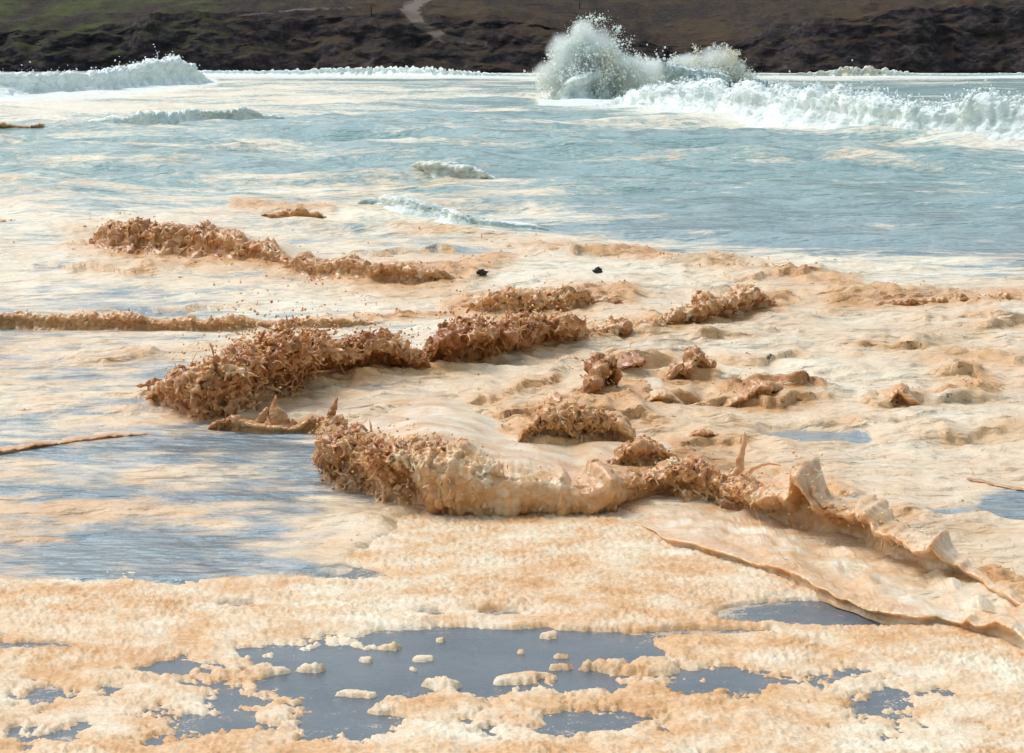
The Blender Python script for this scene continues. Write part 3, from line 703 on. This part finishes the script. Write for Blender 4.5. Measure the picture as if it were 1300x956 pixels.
wave('foam_edge', 'long thin brown foam edge snaking over cream foam above the small blue pool', 'foam edge', [
    (1000, 576, 2, .8, .2, .3, .3), (1080, 591, 5, .9, .3, .4, .35), (1150, 597, 7, .9, .4, .4, .4), (1200, 611, 8, .9, .5, .4, .45), (1250, 619, 8, .9, .5, .4, .5), (1300, 629, 8, .9, .5, .4, .5), (1460, 650, 8, .9, .5, .4, .5)], seed=20, nb=24, nf=30, step=2.2)
for i, (lab, pts, kw) in enumerate((
    ('lone smooth foam hump with brown shaded hollow, set apart from the froth heap', [(646, 505, 2, .8, .4, .1, .3), (672, 503, 13, 1, .8, .1, .3), (700, 499, 14, 1, .8, .1, .3), (720, 497, 2, .8, .3, .1, .3)], {}),
    ('small upright dark brown flap at the edge of the froth heap', [(686, 526, 3, .5, .3, .3, .6), (700, 527, 22, .7, .6, .5, .65), (716, 522, 14, .7, .4, .4, .5), (745, 520, 2, .5, .2, .3, .4)], {}),
    ('honeycombed brown froth lump in the middle of the froth heap', [(722, 520, 6, .8, .3, 1.1, .6), (745, 516, 24, 1.4, .5, 1.2, .6), (770, 508, 22, 1.4, .5, 1.2, .6), (796, 505, 5, .8, .3, 1.0, .5)], dict(strands=160)),
    ('dark open-mouthed foam curl on top of the froth heap', [(764, 486, 4, .6, .5, .6, .6), (784, 488, 24, .8, 1.0, .6, .65), (806, 486, 27, .8, .9, .6, .6), (822, 486, 4, .6, .4, .5, .5)], dict(strands=40)),
    ('foam flap arching over a black hollow in the froth heap', [(706, 548, 3, .7, .6, .4, .4), (732, 549, 17, 1, 1.3, .4, .4), (760, 549, 18, 1, 1.4, .4, .4), (790, 545, 14, 1, .9, .5, .45), (816, 548, 3, .7, .4, .4, .4)], {}),
    ('smooth foam dome with round brown pit beside the froth heap', [(796, 526, 4, 1.4, .3, .1, .1), (825, 527, 18, 1.8, .7, .15, .25), (852, 526, 22, 1.8, .6, .15, .25), (884, 520, 4, 1.2, .3, .1, .15)], {}),
    ('netted brown froth patch behind the pitted foam dome', [(826, 496, 4, 1, .3, 1.0, .5), (858, 495, 18, 1.2, .4, 1.1, .5), (895, 486, 18, 1.2, .4, 1.1, .5), (928, 478, 3, .8, .2, .8, .4)], dict(strands=140)),
    ('broad crumbly tan froth heap below the black hollow', [(648, 572, 5, 1.2, .2, 1.1, .45), (690, 570, 26, 1.8, .3, 1.2, .45), (740, 566, 28, 1.8, .3, 1.2, .45), (790, 566, 16, 1.5, .3, 1.1, .42), (818, 572, 4, 1, .2, 1.0, .4)], dict(strands=260)),
    ('tangled brown froth rope lying above the hollow brown wave lip', [(748, 606, 4, 1, .3, 1.0, .45), (790, 600, 18, 1.2, .4, 1.1, .5), (840, 596, 20, 1.2, .4, 1.1, .5), (874, 584, 5, 1, .3, .9, .45)], dict(strands=160)),
    ('crumbly pale froth tuft rising from smooth foam beside the flame-edged fold', [(862, 560, 2, .8, .3, .8, .35), (884, 562, 9, 1, .4, .8, .4), (905, 560, 8, 1, .4, .8, .4), (925, 555, 2, .8, .3, .8, .35)], dict(strands=60)),
)):
    soft = 'strands' not in kw
    pts = [(u_, v_, h_ * (1.3 if soft else 1.65), b_ * (3 if soft else 1), c_ * 1.1, r_ + (.15 if soft else 0), m_ * (.9 if soft else 1.1)) for u_, v_, h_, b_, c_, r_, m_ in pts]
    if 'strands' in kw: kw = dict(strands=int(kw['strands'] * 1.6))
    wave('foam_fold', lab, FR, pts, seed=30 + i, step=1.2, nf=44, nb=40, slen=.4, backpow=1.5, z0=np.interp(pts[1][1], [480, 500, 545, 575, 605], [.0, .03, .08, .12, .16]), apron=0 if soft else .5, **kw)

# white breakers
wave('breaker', 'white breaking wave with rounded leaping head, in front of grassy cliff top', 'wave', [
    (-260, 125, 30, 12, .1, .5, 0), (0, 126, 33, 14, .1, .5, 0), (60, 125, 30, 14, .1, .5, 0), (120, 122, 30, 14, .15, .5, 0), (165, 118, 32, 13, .2, .5, 0), (205, 115, 38, 12, .3, .5, 0), (235, 113, 34, 11, .4, .4, 0), (260, 111, 22, 10, .4, .4, .02), (290, 108, 4, 6, .1, .4, .05)],
    mat=M_WHITE, seed=50, step=1.4, nf=60, nb=22, drops=700, droph=.25, lump=.35, apron=1.2, jag=.3, fine=1.3, green=.2)
wave('breaker', 'low streaky white and tan wavelet between the white breaker and grey water', 'wave', [
    (60, 166, 4, 8, .1, .5, .1), (120, 167, 15, 10, .1, .5, .1), (180, 168, 22, 10, .1, .6, .08), (245, 161, 19, 10, .1, .6, .15), (300, 159, 21, 9, .2, .6, .2), (345, 156, 10, 8, .1, .6, .12), (384, 153, 3, 6, .1, .5, .1)],
    mat=M_WHITE, seed=51, step=1.3, nb=26, z0=.3, green=.15, apron=1.2, fine=1.6)
wave('breaker', 'long white foaming breaker running out from the tall spray burst', 'wave', [
    (690, 142, 4, 8, .1, .5, .02), (770, 145, 16, 12, .1, .55, .04), (850, 154, 46, 14, .15, .3, .02), (950, 168, 56, 14, .15, .3, .02), (1050, 181, 58, 14, .15, .3, .02), (1150, 190, 60, 14, .15, .3, .02), (1300, 199, 68, 14, .15, .3, .02), (1560, 212, 56, 14, .15, .3, .02)],
    mat=M_WHITE, seed=52, step=1.6, nf=76, nb=22, drops=2200, droph=.18, lump=.55, green=.4, fine=1.1, apron=1.6, jag=.6)
wave('breaker', 'curling green-faced breaker shoulder under the tall spray burst', 'wave', [
    (690, 131, 6, 3, .1, .5, .05), (724, 132, 30, 12, .3, .5, .05), (760, 131, 42, 16, .4, .5, .05), (800, 130, 46, 16, .3, .5, .03), (850, 128, 42, 16, .2, .45, .03), (900, 124, 32, 15, .2, .4, .0), (940, 118, 20, 12, .1, .3, .0), (1000, 108, 4, 8, .1, .3, .0)],
    mat=M_WHITE, seed=53, step=1.2, nf=70, nb=30, drops=1200, droph=.3, green=.6, lump=.15, fine=1.6, apron=.5, jag=.3)
wave('surf_line', 'thin broken white surf line washing the foot of the dark cliff', 'surf', [
    (-300, 96, 3, 5, .1, 1, .1), (0, 95, 3, 5, .1, 1, .1), (150, 94, 4, 5, .1, 1, .1), (350, 95, 5, 5, .1, 1, .12), (480, 96, 9, 5, .1, 1.1, .1), (560, 98, 9, 5, .1, 1.1, .1), (660, 99, 4, 5, .1, 1, .1), (800, 99, 4, 5, .1, 1, .2), (1000, 98, 4, 5, .1, 1, .3), (1090, 98, 11, 5, .1, 1.1, .35), (1180, 98, 4, 5, .1, 1, .15), (1320, 97, 4, 5, .1, 1, .1), (1600, 97, 4, 5, .1, 1, .1)],
    mat=M_WHITE, seed=54, step=1.8, nf=18, nb=8, jag=.5, apron=.8)

def plume(label, base_uv, jets, n, seed, mous, mist=()):
    """a burst of spray: droplets thrown along many jets. jets: (du px, height px, spread px, weight)"""
    r = np.random.default_rng(seed)
    bx, by = ground(base_uv[0], base_uv[1]); dep = by * cp + CH * sp_
    m = dep / F
    J0 = np.repeat(np.array(jets, float), 7, 0)
    J0[:, 0] += r.normal(0, 9, len(J0)); J0[:, 1] *= r.uniform(.75, 1.08, len(J0)); J0[:, 2] *= r.uniform(.2, .75, len(J0)); J0[:, 3] *= r.uniform(.3, 1.6, len(J0))
    jets = J0
    w = jets[:, 3].copy(); w /= w.sum()
    k = r.choice(len(jets), n, p=w)
    J = np.array(jets, float)[k]
    s = r.beta(1.5, 1.15, n)
    x = base_uv[0] * 0 + (J[:, 4] + (J[:, 0] - J[:, 4]) * s + r.normal(0, 1, n) * J[:, 2] * (.35 + .65 * s)) * m
    z = (J[:, 1] * s + r.normal(0, 1, n) * J[:, 2] * .6 * (.4 + .6 * s)) * m
    y = r.normal(0, 1, n) * 14 * m * (.6 + .5 * s)
    keep = (fbm(x * .7, y * .7, z * .7 + seed, 4) * 1.1 + .55 - .3 * s > r.uniform(0, .7, n)) & (z > -.3)
    C = np.stack([bx + x, by + y, z], 1)[keep]; s = s[keep]
    R = m * np.clip(.28 + r.exponential(.34, len(C)), 0, 2.2) * (1.3 - .4 * s)
    V, Q = blobs(C, R, seed, tet=True, stretch=.6)
    mu = np.repeat(np.clip(mous + .5 * fbm(C[:, 0] * .4, C[:, 1] * .4, C[:, 2] * .4, 3), 0, 1), 4)
    o = mesh('spray_burst', V, Q, M_SPRAY, {'mousse': mu}, smooth=False, props={'label': label, 'category': 'spray'})
    for (du, dv, ru, rv) in mist:
        a = np.linspace(0, 2 * np.pi, 25)[:-1]; b = np.linspace(-1.5, 1.5, 13)
        A, B = np.meshgrid(a, b)
        d = np.stack([np.cos(B) * np.cos(A), np.cos(B) * np.sin(A), np.sin(B)], -1)
        i = np.arange(13 * 24).reshape(13, 24); nx = np.roll(i, -1, 1)
        q = np.stack([i[:-1], nx[:-1], nx[1:], i[1:]], -1).reshape(-1, 4)
        cp_ = np.array([[i[e, 0], i[e, j], i[e, j + 1], i[e, j + 2]] for e in (0, 12) for j in range(1, 22, 2)])
        e = mesh('mist', d, np.vstack([q, cp_]), M_MIST, origin=False, props={'kind': 'stuff'})
        e.scale = (ru * m, 24 * m, rv * m)
        e.parent = o
        e.location = np.array([bx + du * m, by, dv * m]) - np.array(o.location)
    return o

# jets: tip du, tip height px, spread px, weight, root du
plume('tall white burst of spray thrown up against the dark cliff', (745, 131), [
    (-60, 40, 8, 1, -25), (-50, 62, 8, 1.4, -20), (-28, 82, 9, 2, -12), (-12, 98, 10, 2, -5), (0, 108, 8, 1.6, 0), (14, 104, 9, 2, 4), (30, 92, 10, 2, 8), (46, 80, 10, 1.4, 12), (62, 64, 10, 1.0, 18),
    (78, 56, 9, .8, 30), (20, 60, 12, 2, 10), (-35, 50, 12, 2, -20), (-5, 55, 16, 3, -5), (95, 45, 8, .6, 50), (-55, 22, 14, 2, -30), (-25, 22, 14, 2, -20)], 80000, 60, .15, [(-22, 62, 42, 40), (10, 66, 40, 44), (-40, 34, 44, 30), (30, 40, 60, 36), (-5, 88, 26, 26), (70, 40, 40, 26)])
plume('smaller cream burst of spray with steep rounded end, next to tall burst', (890, 120), [
    (-45, 40, 7, 1, -30), (-25, 50, 7, 1.6, -15), (-5, 56, 7, 2, 0), (15, 62, 6, 2.4, 12), (30, 62, 5, 2.2, 25), (42, 54, 5, 2, 35), (55, 40, 4, 1.6, 45), (62, 28, 4, 1.2, 50), (20, 35, 8, 2, 15), (-20, 30, 8, 1.6, -15)], 30000, 61, .5, [(-20, 32, 42, 26), (20, 40, 36, 30), (35, 28, 34, 28)])

# ------------------------------------------------------------------ froth mat and loose patches
uu = np.arange(-160, 1461, 2.1); vv = np.concatenate([np.arange(636, 780, 1.15), np.arange(780, 990, 1.45)])
U, Vv = np.meshgrid(uu, vv)
X, Y = ground(U, Vv, -.01)
m = table(mu_, mv_, MT, U, Vv) - .5 + .30 * fbm(X * 1.5, Y * 1.1, 2.0, 5, gain=.6) + .07 * fbm(X * 12, Y * 9, 5.0, 3)
for (hu_, hv_, ru, rv, a) in ((455, 731, 48, 7, 1.0), (300, 768, 40, 5, .6), (60, 820, 60, 6, .8), (545, 778, 24, 4, .8), (640, 776, 40, 5, .5), (990, 778, 90, 11, 1.2), (900, 802, 90, 5, .7), (585, 812, 90, 12, .7), (700, 838, 110, 16, .6), (520, 856, 90, 14, .5), (1110, 790, 40, 8, .6)):
    m -= a * np.exp(-(((U - hu_) / ru) ** 2 + ((Vv - hv_) / rv) ** 2))
for (hu_, hv_, ru, rv, a) in ((300, 852, 26, 7, .8), (355, 853, 10, 3, .5), (505, 822, 20, 5, .5), (560, 812, 11, 3, .7), (590, 820, 11, 3, .7), (515, 850, 13, 4, .8), (625, 862, 14, 3, .7), (700, 806, 10, 4, .7), (712, 832, 10, 3, .7), (735, 846, 26, 4, .8), (790, 848, 20, 5, .8), (830, 845, 22, 6, .8), (165, 862, 30, 5, .5), (470, 838, 9, 3, .8), (540, 836, 8, 3, .7), (655, 826, 12, 3.5, .8), (610, 845, 9, 3, .8), (675, 858, 16, 4, .8), (760, 822, 9, 3, .8), (560, 868, 14, 4, .8), (450, 880, 12, 4, .8), (500, 900, 16, 4, .8), (400, 850, 10, 3, .8)):
    ru = ru * 1.7
    m += .85 * a * (1 + 1.5 * fbm(X * 6, Y * 5, hu_, 4)) * np.exp(-(((U - hu_) / ru) ** 2 + ((Vv - hv_) / rv) ** 2))
sx_ = np.concatenate([np.linspace(-60, -6, 19), np.linspace(-5.7, 5.7, 130), np.linspace(6, 60, 19)])
sy_ = np.concatenate([np.linspace(-10, 9, 12), np.linspace(9.3, 24, 150)])
SX, SY = np.meshgrid(sx_, sy_)
su, sv = pix(SX, SY, 0 * SX)
film = table(mu_, mv_, MT, su, sv)
mesh('wet_sand', np.stack([SX, SY, -0.022 + 0.012 * fbm(SX * .5, SY * .3, 3.3, 3)], -1), gridq(len(sy_), len(sx_)), M_SAND, {'film': film}, props=S)

m = m - 1.2 * under(U, Vv)
cell = np.abs(pn(X * 14, Y * 12, 1.0)) + .7 * np.abs(pn(X * 33, Y * 27, 4.0))
bsz = sstep(-.4, .5, fbm(X * 1.7, Y * 1.2, 12.0, 3))
cell = cell * (.45 + .55 * bsz) + (1 - bsz) * .5 * np.abs(pn(X * 7, Y * 6, 9.0))
lum = (1 - 1.5 * cell) * sstep(0, .12, m)
m2 = m + .05 * (1 - cell * 2)
Zm = np.where(m2 > 0, .000 + .007 * np.clip(m2 / .3, 0, 1) + .031 * lum * np.clip(m2 / .3, .15, 1) * np.clip(m2 / .08, 0, 1) + .012 * fbm(X * 2, Y * 2, 7, 3) * np.clip(m2 / .1, 0, 1), -.006 + np.maximum(m2, -.1) * .5)
inside = m2 > -.05
cellq = inside[:-1, :-1] | inside[1:, :-1] | inside[:-1, 1:] | inside[1:, 1:]
lab = np.zeros(cellq.shape, np.int32); cur = 0; R_, C_ = cellq.shape
flat = cellq.ravel(); lf = lab.ravel(); comps = []
for st in np.flatnonzero(flat):
    if lf[st]: continue
    cur += 1; lf[st] = cur; stack = [st]; n = []
    while stack:
        p = stack.pop(); n.append(p); c = p % C_
        for qn, okk in ((p - C_, p >= C_), (p + C_, p < (R_ - 1) * C_), (p - 1, c > 0), (p + 1, c < C_ - 1)):
            if okk and flat[qn] and not lf[qn]:
                lf[qn] = cur; stack.append(qn)
    comps.append(np.array(n))
comps.sort(key=len, reverse=True)
PV = np.stack([X, Y, Zm], -1).reshape(-1, 3)
MO = (.30 + .24 * fbm(X * .5, Y * .7, 8, 4) + .25 * fbm(X * 3, Y * 3, 3, 3)).ravel()
big = 0
for ci, n in enumerate(comps):
    if len(n) < 12: break
    r_, c_ = n // C_, n % C_
    i0 = r_ * len(uu) + c_
    q = np.stack([i0, i0 + 1, i0 + 1 + len(uu), i0 + len(uu)], -1)
    uq, inv = np.unique(q, return_inverse=True)
    if ci == 0:
        pr = {'label': 'wide lumpy tan foam mat spread over wet sand', 'category': 'foam', 'kind': 'stuff'}
    elif len(n) > 2500:
        big += 1
        pr = {'label': 'large loose raft of lumpy tan foam lying on wet sand', 'category': 'foam', 'group': 'large loose foam rafts on the wet sand'}
    else:
        pr = {'label': 'small loose tan foam patch lying on bare wet sand', 'category': 'foam patch', 'group': 'small foam patches on the wet sand'}
    if ci and len(n) < 900:
        PV[uq, 2] = np.where(PV[uq, 2] > 0, PV[uq, 2] * .22, PV[uq, 2])
    mesh('foam_mat' if ci == 0 else ('foam_raft' if len(n) > 2500 else 'foam_patch'), PV[uq], inv.reshape(-1, 4), M_MAT, {'mousse': MO[uq]}, props=pr)

# ------------------------------------------------------------------ thrown tongues (parts of their waves), scraps, posts
def skin_tube(paths, mat_attr, parent, name='splash_tongue', sides=12, seed=0):
    """a tongue of froth: several tapering branches. path rows: du, dv up (px), radius px, dy m"""
    Vs, Qs, o = [], [], 0
    r = np.random.default_rng(seed)
    for pth in paths:
        P = np.asarray(pth, float)
        P = catmull(P, max(20, len(P) * 10))
        ctr = P[:, :3]; rad = np.maximum(P[:, 3], .001)
        Tt = np.gradient(ctr, axis=0); Tt /= np.linalg.norm(Tt, axis=1, keepdims=True) + 1e-9
        a = np.cross(Tt, [0.2, 1, .1]); a /= np.linalg.norm(a, axis=1, keepdims=True) + 1e-9
        b = np.cross(Tt, a)
        an = np.arange(sides) * 2 * np.pi / sides
        V = ctr[:, None] + rad[:, None, None] * (a[:, None] * np.cos(an)[None, :, None] + b[:, None] * np.sin(an)[None, :, None] * .7)
        rr = rad[:, None]
        d = .75 * fbm(V[..., 0] / (rr.mean() * 2.0), V[..., 1] / (rr.mean() * 2.0), V[..., 2] / (rr.mean() * 2.0) + seed, 3)
        V = ctr[:, None] + (V - ctr[:, None]) * (1 + d[..., None])
        n = len(ctr)
        idx = np.arange(n * sides).reshape(n, sides) + o
        nx = np.roll(idx, -1, 1)
        Qs.append(np.stack([idx[:-1], nx[:-1], nx[1:], idx[1:]], -1).reshape(-1, 4))
        Qs.append(np.stack([idx[-1, [0, k, k + 1, k + 2]] for k in range(1, sides - 2, 2)]))
        Vs.append(V.reshape(-1, 3)); o += n * sides
    V = np.vstack(Vs)
    return mesh(name, V, np.vstack(Qs), M_FROTH, {'mousse': np.full(len(V), mat_attr), 'green': np.zeros(len(V))}, parent=parent)

def px_path(u0, v0, rows):
    """rows: u, v, radius px (all photo pixels) standing above the foot pixel u0, v0"""
    bx, by = ground(u0, v0); m = (by * cp + CH * sp_) / F
    return [(bx + (u - u0) * m, by + .02 * k, (v0 - v) * m, rp * m) for k, (u, v, rp) in enumerate(rows)]

by_label = {o.get('label'): o for o in sc.objects if o.get('label')}
duck = next(o for l, o in by_label.items() if 'duck' in l)
dark = next(o for l, o in by_label.items() if l.startswith('dark brown splashing'))
skin_tube([px_path(935, 640, [(922, 645, 11), (928, 622, 9), (936, 600, 6), (940, 582, 4.5), (944, 566, 3.2), (945, 556, 1.6), (946, 549, .6)]),
           px_path(935, 640, [(938, 640, 5), (946, 612, 3.5), (956, 596, 2.2), (975, 590, 1.5), (992, 592, .8)]),
           px_path(935, 640, [(915, 640, 6), (917, 622, 4), (926, 606, 3), (930, 596, 1.5)])], .5, W1, seed=3)
skin_tube([px_path(430, 600, [(424, 604, 7), (430, 585, 5), (438, 566, 3.5), (444, 554, 3), (460, 551, 1.8)])], .5, W1, seed=7)
skin_tube([px_path(480, 560, [(474, 560, 4), (475, 548, 2.5), (478, 536, 2), (474, 532, 1)]), px_path(480, 560, [(488, 560, 5), (495, 548, 3), (494, 536, 2), (489, 530, 1)])], .5, W1, seed=8)
skin_tube([px_path(355, 553, [(352, 556, 16), (354, 540, 14), (350, 528, 10), (348, 518, 5), (349, 508, 2), (350, 503, .6)]),
           px_path(355, 553, [(366, 556, 8), (370, 546, 8), (371, 538, 6), (370, 533, 2)]),
           px_path(355, 553, [(318, 548, 4), (326, 538, 4.5), (334, 528, 4.5), (342, 520, 3)])], .78, duck, seed=9)
skin_tube([px_path(415, 555, [(408, 556, 8), (412, 540, 8), (420, 526, 6), (426, 512, 3), (428, 505, 1)])], .8, duck, seed=10)
skin_tube([px_path(188, 513, [(188, 515, 5), (188, 506, 5), (188, 498, 3), (189, 492, 2.4)]),
           px_path(188, 513, [(174, 490, 1.5), (184, 489, 3), (192, 486, 3.5), (200, 484, 3), (206, 485, 1.5)]),
           px_path(188, 513, [(216, 490, 2), (220, 484, 3), (226, 482, 2.5), (230, 486, 1)])], .78, dark, seed=11)
skin_tube([px_path(430, 490, [(424, 480, 6), (426, 458, 4), (428, 446, 2.5), (429, 436, 1)])], .8, dark, seed=12)
skin_tube([px_path(430, 490, [(372, 462, 4), (356, 448, 2.5), (340, 440, 1.6), (322, 433, .8)])], .8, dark, seed=13)

def scrap(u, v, rpx, label, seed):
    bx, by, bz = hill_point(u, v, SEA); m = (by * cp + CH * sp_) / F
    th = np.linspace(0, 2 * np.pi, 15)[:-1]; ph = np.linspace(-1.4, 1.4, 8)
    A, B = np.meshgrid(th, ph)
    d = np.stack([np.cos(B) * np.cos(A), np.cos(B) * np.sin(A), np.sin(B)], -1)
    rr = rpx * m * (1 + .7 * fbm(d[..., 0] * 1.6, d[..., 1] * 1.6, d[..., 2] * 1.6 + seed, 3))
    P = d * rr[..., None] * [1.25, .8, .8] + [bx, by, bz + .55 * rpx * m]
    i = np.arange(8 * 14).reshape(8, 14); nx = np.roll(i, -1, 1)
    q = np.stack([i[:-1], nx[:-1], nx[1:], i[1:]], -1).reshape(-1, 4)
    caps = np.array([[i[k, 0], i[k, j], i[k, j + 1], i[k, j + 2]] for k in (0, 7) for j in range(1, 12, 2)])
    mesh('floating_scrap', P, np.vstack([q, caps]), M_DARK, smooth=False, props={'label': label, 'category': 'debris'})
scrap(614, 345, 5, 'black scrap floating at the tapered tail of the broad orange scum wave', 1)
scrap(757, 345, 4.4, 'black scrap floating alone on cream foam, short of the open blue water', 5)

def post(u, v, hm, label):
    x, y, z = hill_point(u, v)
    w = .09
    lv = [(0, 1.1), (.5, 1.0), (.95, .95), (1.0, .6)]
    V = np.array([(x + sx * w * s, y + sy * w * s, z - .3 + (hm + .3) * k) for k, s in lv for sx, sy in ((-1, -1), (1, -1), (1, 1), (-1, 1))])
    q = [[4 * k + j, 4 * k + (j + 1) % 4, 4 * k + 4 + (j + 1) % 4, 4 * k + 4 + j] for k in range(3) for j in range(4)] + [[12, 13, 14, 15]]
    mesh('fence_post', V, np.array(q), M_DARK, smooth=False, props={'label': label, 'category': 'post'})
post(471, 15, 1.5, 'dark wooden post standing beside the bare track on the headland')
post(734, 5, 1.0, 'short dark post on brown hillside above the tall spray burst')
